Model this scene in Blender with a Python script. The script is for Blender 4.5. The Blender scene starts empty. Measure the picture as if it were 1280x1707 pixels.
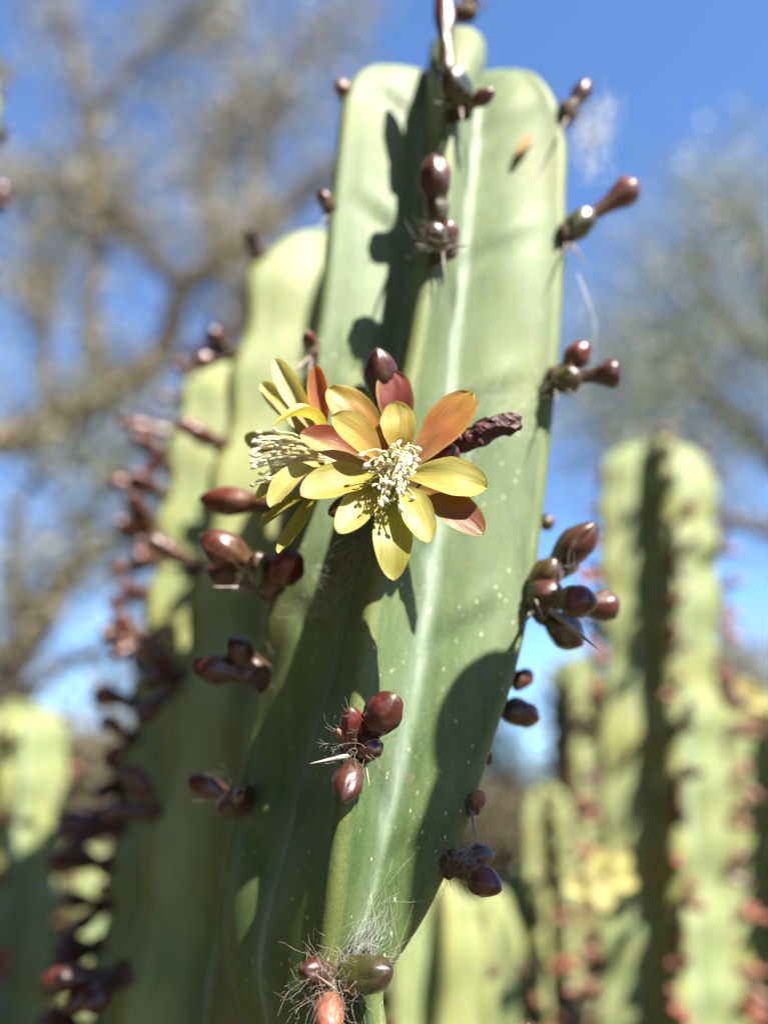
import bpy, math, random
import numpy as np
from mathutils import Vector, Matrix, noise

R_ = math.radians
scene = bpy.context.scene
col = scene.collection
random.seed(7)

# ------------------------------------------------------------------ camera
F = 1420.0                      # focal length in photograph pixels (1280 x 1707)
PITCH = R_(20)
CAM = Vector((0.0, 0.0, 0.9))
FWD = Vector((0, math.cos(PITCH), math.sin(PITCH)))
UP = Vector((0, -math.sin(PITCH), math.cos(PITCH)))
cam = bpy.data.cameras.new('camera')
camo = bpy.data.objects.new('camera', cam)
col.objects.link(camo)
camo.location = CAM
camo.rotation_euler = (R_(90) + PITCH, 0, 0)
cam.sensor_fit = 'VERTICAL'
cam.sensor_height = 36.0
cam.lens = 36.0 * F / 1707.0
cam.clip_start = 0.005
cam.clip_end = 2000
cam.dof.use_dof = True
cam.dof.focus_distance = 0.130
cam.dof.aperture_fstop = cam.lens / 4.2     # about 4 mm wide pupil
scene.camera = camo
scene.render.resolution_x = 767
scene.render.resolution_y = 1024

# ------------------------------------------------------------------ light
SUN_EL, SUN_AZ = 46.0, 37.0     # azimuth: degrees to the right of straight behind the camera
sd = Vector((math.sin(R_(SUN_AZ)) * math.cos(R_(SUN_EL)), -math.cos(R_(SUN_AZ)) * math.cos(R_(SUN_EL)), math.sin(R_(SUN_EL))))
world = bpy.data.worlds.new('World')
scene.world = world
world.use_nodes = True
wn = world.node_tree
wn.nodes.clear()
sky = wn.nodes.new('ShaderNodeTexSky')
sky.sky_type = 'NISHITA'
sky.sun_disc = False
sky.sun_elevation = R_(SUN_EL)
sky.sun_rotation = math.atan2(sd.x, sd.y)
sky.air_density = 1.0
sky.dust_density = 0.1
sky.ozone_density = 9.0
bg = wn.nodes.new('ShaderNodeBackground')
bg.inputs[1].default_value = 0.065
wo = wn.nodes.new('ShaderNodeOutputWorld')
wn.links.new(sky.outputs[0], bg.inputs[0])
wn.links.new(bg.outputs[0], wo.inputs[0])
sun = bpy.data.lights.new('sun', 'SUN')
sun.energy = 5.0
sun.angle = R_(0.5)
sun.color = (1.0, 0.94, 0.82)
suno = bpy.data.objects.new('sun', sun)
col.objects.link(suno)
suno.rotation_euler = sd.to_track_quat('Z', 'Y').to_euler()
scene.view_settings.view_transform = 'Standard'
scene.view_settings.look = 'None'
scene.view_settings.exposure = 2.25
scene.view_settings.gamma = 1.0
scene.cycles.use_denoising = True
scene.cycles.max_bounces = 8
scene.cycles.transparent_max_bounces = 8

# ------------------------------------------------------------------ pixels to places
def ray(px, py):
    return Vector(((px - 640) / F, 0, 0)) + FWD + UP * ((853.5 - py) / F)

def on_y(px, py, Y):
    d = ray(px, py)
    return CAM + d * (Y / d.y)

def depth(p):
    return (p - CAM).dot(FWD)

def px_m(n, p):                  # n photograph pixels at the distance of p, in metres
    return n * depth(p) / F

# ------------------------------------------------------------------ materials
MATS = {}
def new_mat(name):
    m = bpy.data.materials.new(name)
    m.use_nodes = True
    nt = m.node_tree
    for n in list(nt.nodes):
        nt.nodes.remove(n)
    out = nt.nodes.new('ShaderNodeOutputMaterial')
    b = nt.nodes.new('ShaderNodeBsdfPrincipled')
    nt.links.new(b.outputs[0], out.inputs[0])
    MATS[name] = m
    return m, nt, b, out

def N(nt, t, **kw):
    n = nt.nodes.new(t)
    for k, v in kw.items():
        setattr(n, k, v)
    return n

def mixc(nt, fac, a, b, mode='MIX'):
    n = nt.nodes.new('ShaderNodeMix')
    n.data_type = 'RGBA'
    n.blend_type = mode
    for inp, v in ((0, fac), (6, a), (7, b)):
        if hasattr(v, 'is_linked') or isinstance(v, bpy.types.NodeSocket):
            nt.links.new(v, n.inputs[inp])
        else:
            n.inputs[inp].default_value = v if inp == 0 else (*v, 1)
    return n.outputs[2]

def ramp(nt, src, stops):
    n = nt.nodes.new('ShaderNodeValToRGB')
    while len(n.color_ramp.elements) < len(stops):
        n.color_ramp.elements.new(0.5)
    for e, (p, c) in zip(n.color_ramp.elements, stops):
        e.position = p
        e.color = (*c, 1) if len(c) == 3 else c
    nt.links.new(src, n.inputs[0])
    return n.outputs[0]

def attr(nt, name):
    n = nt.nodes.new('ShaderNodeAttribute')
    n.attribute_name = name
    return n.outputs[2]

def noise_tex(nt, scale, detail=3, rough=.55, vec=None, stretch=None):
    n = nt.nodes.new('ShaderNodeTexNoise')
    n.inputs['Scale'].default_value = scale
    n.inputs['Detail'].default_value = detail
    n.inputs['Roughness'].default_value = rough
    if stretch:
        mp = nt.nodes.new('ShaderNodeMapping')
        mp.inputs['Scale'].default_value = stretch
        nt.links.new(vec, mp.inputs[0])
        vec = mp.outputs[0]
    if vec is not None:
        nt.links.new(vec, n.inputs['Vector'])
    return n.outputs[0]

def bump(nt, b, h, strength, dist):
    n = nt.nodes.new('ShaderNodeBump')
    n.inputs['Strength'].default_value = strength
    n.inputs['Distance'].default_value = dist
    nt.links.new(h, n.inputs['Height'])
    nt.links.new(n.outputs[0], b.inputs['Normal'])
    return n

ALB = .78
def dim(nt, c, k=1.0):
    return mixc(nt, 1.0, c, (ALB * k,) * 3, 'MULTIPLY')

def skin_mat(name, green, pale, crestc, specks):
    m, nt, b, out = new_mat(name)
    geo = nt.nodes.new('ShaderNodeNewGeometry')
    pos = geo.outputs['Position']
    sx = nt.nodes.new('ShaderNodeSeparateXYZ')
    nt.links.new(pos, sx.inputs[0])
    mr = nt.nodes.new('ShaderNodeMapRange')
    mr.inputs[1].default_value, mr.inputs[2].default_value = (.89, 1.06) if specks else (.7, 1.1)
    nt.links.new(sx.outputs[2], mr.inputs[0])
    age_shade = mr.outputs[0]
    big = noise_tex(nt, 60, 3, .6, pos)
    bigr = ramp(nt, big, [(.35, (0, 0, 0)), (.7, (1, 1, 1))])
    c = mixc(nt, bigr, green, pale)
    old_shaded = mixc(nt, bigr, (.062, .104, .034), (.085, .128, .048)) if specks else c
    c = mixc(nt, age_shade, old_shaded, c)  # darker lower stem: older tissue, with some shading painted in
    streak = noise_tex(nt, 1, 4, .6, pos, (420, 420, 60))
    sr = ramp(nt, streak, [(.3, (.8, .82, .8)), (.7, (1.12, 1.1, 1.08))])
    c = mixc(nt, 1.0, c, sr, 'MULTIPLY')
    yel = noise_tex(nt, 28, 2, .5, pos)
    yr = ramp(nt, yel, [(.48, (0, 0, 0)), (.75, (.55, .55, .55))])
    c = mixc(nt, yr, c, (green[0] * 1.5, green[1] * 1.15, green[2] * .62))
    vr = ramp(nt, attr(nt, 'valley'), [(.0, (0, 0, 0)), (.55, (.25, .25, .25)), (1, (.85, .85, .85))])
    vn = noise_tex(nt, 1, 3, .6, pos, (150, 150, 30))
    vnr = ramp(nt, vn, [(.3, (.25, .25, .25)), (.65, (1, 1, 1))])
    vr = mixc(nt, 1.0, vr, vnr, 'MULTIPLY')
    c = mixc(nt, vr, c, (.25, .31, .26))
    cr = ramp(nt, attr(nt, 'crest'), [(.72, (0, 0, 0)), (.97, (.6, .6, .6))])
    c = mixc(nt, cr, c, crestc)
    por = noise_tex(nt, 1500, 2, .7, pos)
    pr = ramp(nt, por, [(.3, (.82, .84, .8)), (.6, (1.04, 1.04, 1.04))])
    c = mixc(nt, 1.0, c, pr, 'MULTIPLY')
    sc_ = noise_tex(nt, 95, 6, .72, pos)
    scr = ramp(nt, sc_, [(.655, (0, 0, 0)), (.70, (.75, .75, .75))])
    c = mixc(nt, scr, c, (.15, .12, .065))
    sf = noise_tex(nt, 1, 5, .7, pos, (700, 700, 90))
    sfr = ramp(nt, sf, [(.62, (0, 0, 0)), (.72, (.45, .45, .45))])
    c = mixc(nt, sfr, c, (.22, .26, .20))
    if specks:
        vo = nt.nodes.new('ShaderNodeTexVoronoi')
        vo.inputs['Scale'].default_value = 620
        mp = nt.nodes.new('ShaderNodeMapping')
        mp.inputs['Scale'].default_value = (1, 1, .55)
        nt.links.new(pos, mp.inputs[0])
        nt.links.new(mp.outputs[0], vo.inputs['Vector'])
        sp = ramp(nt, vo.outputs['Distance'], [(.07, (1, 1, 1)), (.15, (0, 0, 0))])
        gate = noise_tex(nt, 70, 2, .5, pos)
        gr = ramp(nt, gate, [(.50, (0, 0, 0)), (.56, (1, 1, 1))])
        both = mixc(nt, 1.0, sp, gr, 'MULTIPLY')
        c = mixc(nt, both, c, (.40, .40, .33))
    c = dim(nt, c)
    nt.links.new(c, b.inputs['Base Color'])
    fine = noise_tex(nt, 2600, 2, .6, pos)
    rr = ramp(nt, streak, [(.2, (.48, .48, .48)), (.8, (.68, .68, .68))])
    nt.links.new(rr, b.inputs['Roughness'])
    b.inputs['Specular IOR Level'].default_value = .22
    bump(nt, b, fine, .25, .00025)
    b.inputs['Subsurface Weight'].default_value = .08
    b.inputs['Subsurface Radius'].default_value = (.6, 1.0, .25)
    b.inputs['Subsurface Scale'].default_value = .0016
    return m

skin_main = skin_mat('cactus_skin', (.122, .162, .090), (.160, .200, .124), (.13, .14, .040), True)
skin_far = skin_mat('cactus_skin_pale', (.16, .195, .08), (.22, .25, .125), (.17, .17, .04), False)

def simple(name, c1, c2, rough, scale, spec=.5, bstr=.0, bdist=.001, sheen=0):
    m, nt, b, out = new_mat(name)
    tc = nt.nodes.new('ShaderNodeNewGeometry')
    nz = noise_tex(nt, scale, 4, .6, tc.outputs['Position'])
    r = ramp(nt, nz, [(.32, c1), (.68, c2)])
    r = dim(nt, r)
    nt.links.new(r, b.inputs['Base Color'])
    b.inputs['Roughness'].default_value = rough
    b.inputs['Specular IOR Level'].default_value = spec
    if bstr:
        bump(nt, b, nz, bstr, bdist)
    return m

def bud_mat(name, stops, rough, coat):
    m, nt, b, out = new_mat(name)
    a = attr(nt, 'along')
    c = ramp(nt, a, stops)
    geo = nt.nodes.new('ShaderNodeNewGeometry')
    nz = noise_tex(nt, 900, 4, .65, geo.outputs['Position'])
    nr = ramp(nt, nz, [(.3, (.55, .55, .55)), (.72, (1.35, 1.3, 1.25))])
    c = mixc(nt, 1.0, c, nr, 'MULTIPLY')
    oi = nt.nodes.new('ShaderNodeObjectInfo')
    vr = ramp(nt, oi.outputs['Random'], [(0, (.7, .85, .8)), (.5, (1, 1, 1)), (1, (1.35, 1.0, .8))])
    c = mixc(nt, 1.0, c, vr, 'MULTIPLY')
    big = noise_tex(nt, 170, 2, .5, geo.outputs['Position'])
    br = ramp(nt, big, [(.56, (0, 0, 0)), (.74, (.5, .5, .5))])
    c = mixc(nt, br, c, (.05, .036, .008))
    nt.links.new(c, b.inputs['Base Color'])
    rg_ = ramp(nt, nz, [(.3, (rough * .85,) * 3), (.7, (min(1, rough * 1.35),) * 3)])
    nt.links.new(rg_, b.inputs['Roughness'])
    b.inputs['Coat Weight'].default_value = coat
    b.inputs['Coat Roughness'].default_value = .07
    bump(nt, b, nz, .16, .0004)
    return m

bud_dark = bud_mat('bud_maroon', [(0, (.034, .027, .010)), (.3, (.045, .020, .009)), (.5, (.050, .016, .009)), (.85, (.060, .012, .008)), (.95, (.034, .008, .005)), (1, (.06, .035, .02))], .36, .14)
bud_dry = bud_mat('bud_salmon', [(0, (.07, .045, .02)), (.4, (.12, .045, .028)), (1, (.19, .065, .042))], .55, .1)
bud_green = bud_mat('bud_olive', [(0, (.03, .035, .008)), (.5, (.036, .034, .008)), (1, (.032, .015, .008))], .34, .5)
wither = simple('withered_flower', (.016, .004, .005), (.07, .012, .012), .6, 500, .4, .9, .0008)
areole_m = simple('areole_felt', (.03, .018, .011), (.11, .07, .045), .9, 1500, .2, .6, .0006)
spine_m = simple('spine_horn', (.08, .06, .05), (.28, .24, .21), .45, 300, .4)
wool_m = simple('areole_wool', (.20, .16, .12), (.40, .36, .30), .8, 300, .2)
web_m = simple('web_silk', (.35, .35, .33), (.5, .49, .45), .45, 300, .5)
bark_m = simple('tree_bark', (.03, .023, .02), (.085, .062, .05), .9, 9, .2, .7, .02)
bark_red = simple('tree_bark_ruddy', (.07, .04, .026), (.20, .11, .065), .9, 9, .2, .7, .02)
twig_m = simple('twig_bark', (.08, .065, .055), (.18, .15, .13), .9, 20, .2)
ground_m = simple('dry_soil', (.09, .07, .045), (.18, .14, .09), .95, 2.5, .1, .5, .03)
grass_m = simple('dry_grass', (.20, .17, .08), (.36, .31, .16), .9, 3, .1)
flake_m = simple('dry_flake', (.25, .13, .05), (.40, .25, .12), .7, 900, .2)

def leaf_mat(name, c1, c2):
    m, nt, b, out = new_mat(name)
    geo = nt.nodes.new('ShaderNodeNewGeometry')
    nz = noise_tex(nt, 1.6, 3, .6, geo.outputs['Position'])
    c = ramp(nt, nz, [(.3, c1), (.7, c2)])
    c = dim(nt, c)
    nt.links.new(c, b.inputs['Base Color'])
    b.inputs['Roughness'].default_value = .5
    tr = nt.nodes.new('ShaderNodeBsdfTranslucent')
    nt.links.new(c, tr.inputs[0])
    mx = nt.nodes.new('ShaderNodeMixShader')
    mx.inputs[0].default_value = .35
    nt.links.new(b.outputs[0], mx.inputs[1])
    nt.links.new(tr.outputs[0], mx.inputs[2])
    nt.links.new(mx.outputs[0], out.inputs[0])
    return m
leaf_olive = leaf_mat('leaf_olive', (.16, .15, .085), (.31, .275, .165))
leaf_grey = leaf_mat('leaf_grey', (.16, .175, .11), (.30, .31, .22))
leaf_brown = leaf_mat('leaf_brown', (.10, .08, .04), (.18, .145, .075))

def petal_mat():
    m, nt, b, out = new_mat('petal')
    vc = nt.nodes.new('ShaderNodeVertexColor')
    vc.layer_name = 'tint'
    al = nt.nodes.new('ShaderNodeAttribute')
    al.attribute_name = 'uvw'
    vein = noise_tex(nt, 1.0, 3, .6, al.outputs[1], (26, 2.2, 1))
    vr = ramp(nt, vein, [(.28, (.70, .62, .50)), (.66, (1.12, 1.12, 1.1))])
    c = mixc(nt, 1.0, vc.outputs[0], vr, 'MULTIPLY')
    c = dim(nt, c)
    nt.links.new(c, b.inputs['Base Color'])
    b.inputs['Roughness'].default_value = .38
    b.inputs['Specular IOR Level'].default_value = .45
    b.inputs['Coat Weight'].default_value = .12
    b.inputs['Coat Roughness'].default_value = .3
    bump(nt, b, vein, .3, .0004)
    tr = nt.nodes.new('ShaderNodeBsdfTranslucent')
    nt.links.new(c, tr.inputs[0])
    mx = nt.nodes.new('ShaderNodeMixShader')
    mx.inputs[0].default_value = .68
    nt.links.new(b.outputs[0], mx.inputs[1])
    nt.links.new(tr.outputs[0], mx.inputs[2])
    nt.links.new(mx.outputs[0], out.inputs[0])
    return m
petal_m = petal_mat()
stamen_m = simple('stamen_filament', (.55, .48, .22), (.68, .62, .36), .5, 800, .3)
anther_m = simple('stamen_anther', (.68, .62, .44), (.80, .76, .62), .6, 900, .3)
pistil_m = simple('pistil_green', (.22, .25, .08), (.3, .32, .12), .5, 800, .3)
tube_m = simple('flower_tube', (.09, .03, .015), (.12, .08, .025), .45, 500, .4)

# ------------------------------------------------------------------ object helpers
WM = {}
def link_mesh(name, verts, faces, mat, parent=None, smooth=True, kind=None, attrs=None):
    me = bpy.data.meshes.new(name)
    me.from_pydata([tuple(v) for v in verts], [], faces)
    for mm in (mat if isinstance(mat, (list, tuple)) else [mat]):
        me.materials.append(mm)
    if smooth:
        me.shade_smooth()
    if attrs:
        for k, v in attrs.items():
            at = me.attributes.new(k, 'FLOAT', 'POINT')
            at.data.foreach_set('value', v)
    me.update()
    o = bpy.data.objects.new(name, me)
    col.objects.link(o)
    WM[o.name] = Matrix.Identity(4)
    if parent:
        set_parent(o, parent)
    if kind:
        o['kind'] = kind
    return o

def set_parent(o, p):
    o.parent = p
    o.matrix_parent_inverse = WM[p.name].inverted()

def thing(name, loc, label, cat, group=None):
    e = bpy.data.objects.new(name, None)
    col.objects.link(e)
    e.location = loc
    e.empty_display_size = .05
    WM[e.name] = Matrix.Translation(loc)
    tag(e, label, cat, group)
    return e

def tag(o, label, cat, group=None):
    o['label'] = label
    o['category'] = cat
    if group:
        o['group'] = group

def inst(name, me, matrix, parent):
    o = bpy.data.objects.new(name, me)
    col.objects.link(o)
    o.parent = parent
    o.matrix_parent_inverse = WM[parent.name].inverted()
    o.matrix_basis = matrix
    WM[o.name] = matrix.copy()
    return o

def frame(d, hint=Vector((0.13, .31, .94))):
    d = d.normalized()
    a = d.cross(hint)
    if a.length < 1e-4:
        a = d.cross(Vector((1, 0, 0)))
    a.normalize()
    return d, a, d.cross(a).normalized()

def tube(verts, faces, pts, rads, seg=6, cap=True):
    base = len(verts)
    n = len(pts)
    prev = None
    for i, p in enumerate(pts):
        d = (pts[min(i + 1, n - 1)] - pts[max(i - 1, 0)])
        if d.length < 1e-9:
            d = Vector((0, 0, 1))
        d.normalize()
        if prev is None:
            d, a, b = frame(d)
        else:
            a = (prev - d * prev.dot(d))
            if a.length < 1e-6:
                d, a, b = frame(d)
            a.normalize()
            b = d.cross(a)
        prev = a
        r = rads[i] if hasattr(rads, '__len__') else rads
        for k in range(seg):
            t = 2 * math.pi * k / seg
            verts.append(p + a * (r * math.cos(t)) + b * (r * math.sin(t)))
    for i in range(n - 1):
        for k in range(seg):
            k2 = (k + 1) % seg
            faces.append((base + i * seg + k, base + i * seg + k2, base + (i + 1) * seg + k2, base + (i + 1) * seg + k))
    if cap:
        faces.append(tuple(base + k for k in reversed(range(seg))))
        faces.append(tuple(base + (n - 1) * seg + k for k in range(seg)))

def catmull(pts, n):
    out = []
    m = len(pts)
    for i in range(m - 1):
        p0, p1, p2, p3 = pts[max(i - 1, 0)], pts[i], pts[i + 1], pts[min(i + 2, m - 1)]
        for k in range(n):
            t = k / n
            out.append(0.5 * ((2 * p1) + (p2 - p0) * t + (2 * p0 - 5 * p1 + 4 * p2 - p3) * t * t + (3 * p1 - p0 - 3 * p2 + p3) * t ** 3))
    out.append(pts[-1])
    return out

# ------------------------------------------------------------------ ribbed stems
def ribbed_body(parent, rings, mat, wcap, name='body', ratio=.42, wfun=None, folds=None, vfun=None):
    """rings: list of (centre xy, z, [rib vectors xy]); ribs in angular order."""
    nf, nc = 7, 4
    verts, crest, valley = [], [], []
    nr = len(rings[0][2])
    for (c, z, ribs) in rings:
        c = Vector((c[0], c[1]))
        V = []
        for i in range(nr):
            a, b = ribs[i], ribs[(i + 1) % nr]
            la, lb = max(a.length, 1e-5), max(b.length, 1e-5)
            d = a / la + b / lb
            d.normalize()
            V.append(d * (ratio * min(la, lb)))
        if vfun:
            ov = vfun(z, c)
            if ov is not None:
                V[0] = V[0].lerp(ov[0], ov[1])
        for i in range(nr):
            u = ribs[i]
            R = max(u.length, 2e-5)
            u = u / R
            p = Vector((-u.y, u.x))
            w = min(wfun(i, z) if wfun else wcap, R * (.30 if wfun is None else .42))
            for side in (-1, 1):
                v0 = V[i - 1] if side == -1 else V[i]
                A = u * (R - w) + p * (w * side)
                e = A - v0
                nrm = Vector((e.y, -e.x)) * (-side if side == 1 else 1)
                # outward normal of the flank
                nrm = p * side - e.normalized() * (p * side).dot(e.normalized())
                if nrm.length > 1e-9:
                    nrm.normalize()
                fl, cp = [], []
                for k in range(nf):
                    s = k / nf
                    bul = .055 + .05 * noise.noise(Vector((z * 38, i * 7.3 + side * 3.1, s * 1.5)))
                    q = v0 + e * s + nrm * (e.length * bul * math.sin(math.pi * s))
                    if folds:
                        for za in folds[i]:
                            h_ = (z - (za - .013 * (1 - s)))
                            if abs(h_) < .01:
                                q -= nrm * (.0010 * math.exp(-(h_ / .0022) ** 2) * math.sin(math.pi * min(1, s * 1.1 + .05)) ** 1.5)
                                q += nrm * (.0006 * math.exp(-((h_ - .005) / .003) ** 2) * math.sin(math.pi * min(1, s * 1.1 + .05)))
                    vw = .5 if (wfun and i == 0 and side == 1) else .13  # pale groove bloom widened to paint the centre rib's sunward face brighter
                    fl.append((q, max(0, (s - .3) / .7) * .6, math.exp(-(s / vw) ** 2)))
                for k in range(nc):
                    t = math.pi / 2 * (1 - k / nc)
                    q = u * (R - w + w * math.cos(t)) + p * (w * side * math.sin(t))
                    cp.append((q, .6 + .4 * k / nc, 0))
                seq = fl + cp
                if side == 1:
                    seq = [(u * R, 1.0, 0)] + list(reversed(seq))[:-1]
                for q, cv, vv in seq:
                    verts.append((c.x + q.x, c.y + q.y, z))
                    crest.append(cv)
                    valley.append(vv)
    per = len(verts) // len(rings)
    faces = []
    for j in range(len(rings) - 1):
        for k in range(per):
            k2 = (k + 1) % per
            faces.append((j * per + k, j * per + k2, (j + 1) * per + k2, (j + 1) * per + k))
    faces.append(tuple(reversed(range(per))))
    faces.append(tuple((len(rings) - 1) * per + k for k in range(per)))
    return link_mesh(name, verts, faces, mat, parent, attrs={'crest': crest, 'valley': valley})

# ------------------------------------------------------------------ small shared meshes
def lathe_mesh(name, prof, mats, seg=16, lobes=5, lobe_amp=.03, twist=2.0, rough=0.0, seed=0, bend=0.0, saw=0.0):
    verts, faces, along = [], [], []
    n = len(prof)
    for i, (a, r) in enumerate(prof):
        for k in range(seg):
            t = 2 * math.pi * k / seg
            rr = r * (1 + lobe_amp * math.cos(lobes * t + twist * a) * min(1, r * 2))
            if saw:
                fr = (3 * k / seg + .45 * a + .15 * math.sin(9 * a + seed)) % 1.0
                fr2 = (5 * k / seg - 1.1 * a + seed * .3) % 1.0
                rr *= 1 + saw * (fr - .5) * (1 if a > .3 else .3) + (.12 * (fr2 - .5) if a < .34 else 0)
            if rough:
                rr *= 1 + rough * noise.noise(Vector((math.cos(t) * 2.2, math.sin(t) * 2.2, a * 6 + seed)))
            verts.append((rr * .5 * math.cos(t) + bend * math.sin(a * 2.4), rr * .5 * math.sin(t), a))
            along.append(a)
    for i in range(n - 1):
        for k in range(seg):
            k2 = (k + 1) % seg
            faces.append((i * seg + k, i * seg + k2, (i + 1) * seg + k2, (i + 1) * seg + k))
    faces.append(tuple(reversed(range(seg))))
    faces.append(tuple((n - 1) * seg + k for k in range(seg)))
    me = bpy.data.meshes.new(name)
    me.from_pydata(verts, [], faces)
    for m in mats:
        me.materials.append(m)
    me.shade_smooth()
    at = me.attributes.new('along', 'FLOAT', 'POINT')
    at.data.foreach_set('value', along)
    return me

LONG = [(0, .50), (.06, .58), (.14, .64), (.21, .66), (.27, .60), (.32, .55), (.38, .64), (.46, .80), (.54, .91), (.62, .96), (.71, .93), (.79, .82), (.86, .67), (.92, .49), (.965, .29), (1.0, .08)]
SHORT = [(0, .62), (.08, .80), (.18, .95), (.32, 1.0), (.48, 1.0), (.62, .96), (.75, .84), (.86, .64), (.94, .40), (.985, .18), (1.0, .04)]
CLUB = [(0, .40), (.10, .42), (.25, .44), (.40, .50), (.52, .62), (.64, .82), (.75, .97), (.84, 1.0), (.91, .86), (.96, .58), (1.0, .1)]
def bud_set(mat, tagname):
    return {'long': lathe_mesh('bud_' + tagname, LONG, [mat], rough=.15, seed=1, seg=30, saw=.11),
            'short': lathe_mesh('short_bud_' + tagname, SHORT, [mat], rough=.18, seed=2, seg=30, saw=.11),
            'club': lathe_mesh('club_bud_' + tagname, CLUB, [mat], rough=.18, seed=5, bend=.05, seg=30, saw=.10)}
BUDS = {'dark': bud_set(bud_dark, 'dark'), 'dry': bud_set(bud_dry, 'dry'), 'green': bud_set(bud_green, 'green')}
FARB = {}
for kk, mm in (('dark', bud_dark), ('dry', bud_dry)):
    FARB[kk] = [lathe_mesh('far_bud_' + kk, LONG[::2] + [LONG[-1]], [mm], seg=8, lobe_amp=0, rough=.12, seed=4),
                lathe_mesh('far_club_' + kk, CLUB[::2] + [CLUB[-1]], [mm], seg=8, lobe_amp=0, rough=.12, seed=9, bend=.08)]
SPINE_ME = lathe_mesh('spine', [(0, 1.0), (.1, .95), (.35, .8), (.6, .55), (.85, .24), (1.0, .03)], [spine_m], seg=7, lobe_amp=0, bend=.0)
AREOLE_ME = lathe_mesh('areole', [(0, .7), (.2, .95), (.45, 1.0), (.7, .8), (.9, .4), (1, .1)], [areole_m], seg=12, lobe_amp=.05, rough=.55, seed=3)

def place_along(base, tip, width, roll=0.0):
    d = tip - base
    z, a, b = frame(d)
    m = Matrix((a, b, z)).transposed().to_4x4()
    m = Matrix.Translation(base) @ m @ Matrix.Rotation(roll, 4, 'Z') @ Matrix.Diagonal((width, width, d.length, 1))
    return m

def bud(parent, base, tip, wpx, Yb, Yt=None, kind='dark', shape='long', name='bud'):
    Yt = Yb if Yt is None else Yt
    b, t = on_y(base[0], base[1], Yb), on_y(tip[0], tip[1], Yt)
    w = px_m(wpx, b.lerp(t, .6))
    return inst(name, BUDS[kind][shape], place_along(b, t, w, random.uniform(0, 6)), parent)

def spine(parent, base, tip, Yb, Yt=None, wpx=7):
    b, t = on_y(base[0], base[1], Yb), on_y(tip[0], tip[1], Yb if Yt is None else Yt)
    return inst('spine', SPINE_ME, place_along(b, t, px_m(wpx, b)), parent)

def areole(parent, p, Y, wpx, out, hairs=40, hair_px=40, wool_seed=1):
    c = on_y(p[0], p[1], Y)
    w = px_m(wpx, c)
    o = out.normalized()
    a = inst('areole', AREOLE_ME, place_along(c - o * w * .25, c + o * w * .35, w), parent)
    if hairs:
        wool(a, c + o * w * .2, w * .5, px_m(hair_px, c), hairs, o, wool_seed)
    return a

def wool(parent, c, spread, length, n, out, seed, rad=.00003, mat=None, name='wool'):
    rnd = random.Random(seed)
    verts, faces = [], []
    n = int(n * 1.8)
    for i in range(n):
        d = Vector((rnd.gauss(0, 1), rnd.gauss(0, 1), rnd.gauss(0, 1))).normalized() + out * .5
        p = c + Vector((rnd.gauss(0, 1), rnd.gauss(0, 1), rnd.gauss(0, 1))) * spread * .6
        L = length * rnd.uniform(.35, 1.1)
        curl = Vector((rnd.gauss(0, 1), rnd.gauss(0, 1), rnd.gauss(0, 1) - .3))
        pts = []
        for k in range(7):
            pts.append(p.copy())
            d = (d + curl * .10 + Vector((rnd.gauss(0, 1), rnd.gauss(0, 1), rnd.gauss(0, 1))) * .22).normalized()
            p = p + d * (L / 6)
        tube(verts, faces, pts, [rad * (1 - .6 * k / 6) for k in range(7)], 3, False)
    return link_mesh(name, verts, faces, mat or wool_m, parent, kind='stuff')

# ------------------------------------------------------------------ ground
gv = [(-300, -300, 0), (300, -300, 0), (300, 300, 0), (-300, 300, 0)]
g = link_mesh('ground', gv, [(0, 1, 2, 3)], ground_m, smooth=False)
g['kind'] = 'structure'

# ------------------------------------------------------------------ the main stem
YA, YS = .165, .157
Lpx = [(735, 70), (690, 74), (655, 80), (622, 92), (598, 112), (580, 138), (570, 168), (564, 220), (556, 300), (546, 380), (538, 470), (530, 540), (518, 600), (502, 700), (488, 800), (470, 890),
       (450, 960), (440, 1040), (436, 1120), (424, 1210), (404, 1300), (396, 1345), (382, 1420), (366, 1500), (367, 1570), (386, 1640), (402, 1707)]
Rpx = [(760, 84), (800, 84), (840, 89), (872, 100), (900, 124), (922, 160), (936, 200), (945, 250), (941, 330), (943, 400), (936, 500), (932, 570), (924, 650), (914, 760), (902, 870),
       (888, 980), (872, 1060), (852, 1140), (826, 1215), (802, 1290), (780, 1365), (748, 1440), (702, 1535), (655, 1605), (628, 1645), (630, 1675), (640, 1707)]
Cpx = [(772, 14, .161), (771, 22, .153), (768, 42, .1465), (762, 80, .1415), (755, 130, .139), (748, 200, .138), (738, 320, .137), (728, 420, .137), (704, 510, .1365), (690, 590, .137), (668, 700, .137), (650, 800, .138), (634, 920, .139),
       (618, 1020, .1395), (604, 1120, .1395), (588, 1240, .1400), (575, 1350, .1410), (562, 1480, .1430), (552, 1580, .146), (545, 1640, .148), (541, 1707, .147)]
def poly(pts):
    P = sorted(pts, key=lambda v: v.z)
    z = np.array([p.z for p in P]); x = np.array([p.x for p in P]); y = np.array([p.y for p in P])
    return z, x, y
def y_left(py):
    return float(np.interp(py, [0, 600, 850, 1000, 1120, 1250, 1707], [.151, .151, .155, .161, .169, .175, .175]))
def y_right(py):
    return float(np.interp(py, [0, 850, 1000, 1200, 1400, 1600, 1707], [.1525, .1530, .1525, .1490, .147, .150, .151]))
Lz, Lx, Ly = poly([on_y(a, b, y_left(b)) for a, b in Lpx])
Rz, Rx, Ry = poly([on_y(a, b, y_right(b)) for a, b in Rpx])
Cz, Cx, Cy = poly([on_y(a, b, c) for a, b, c in Cpx])
ztop = max(Lz[-1], Rz[-1])
zs = list(np.arange(min(Lz[0], Cz[0]), ztop, .0011)) + [ztop]
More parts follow.
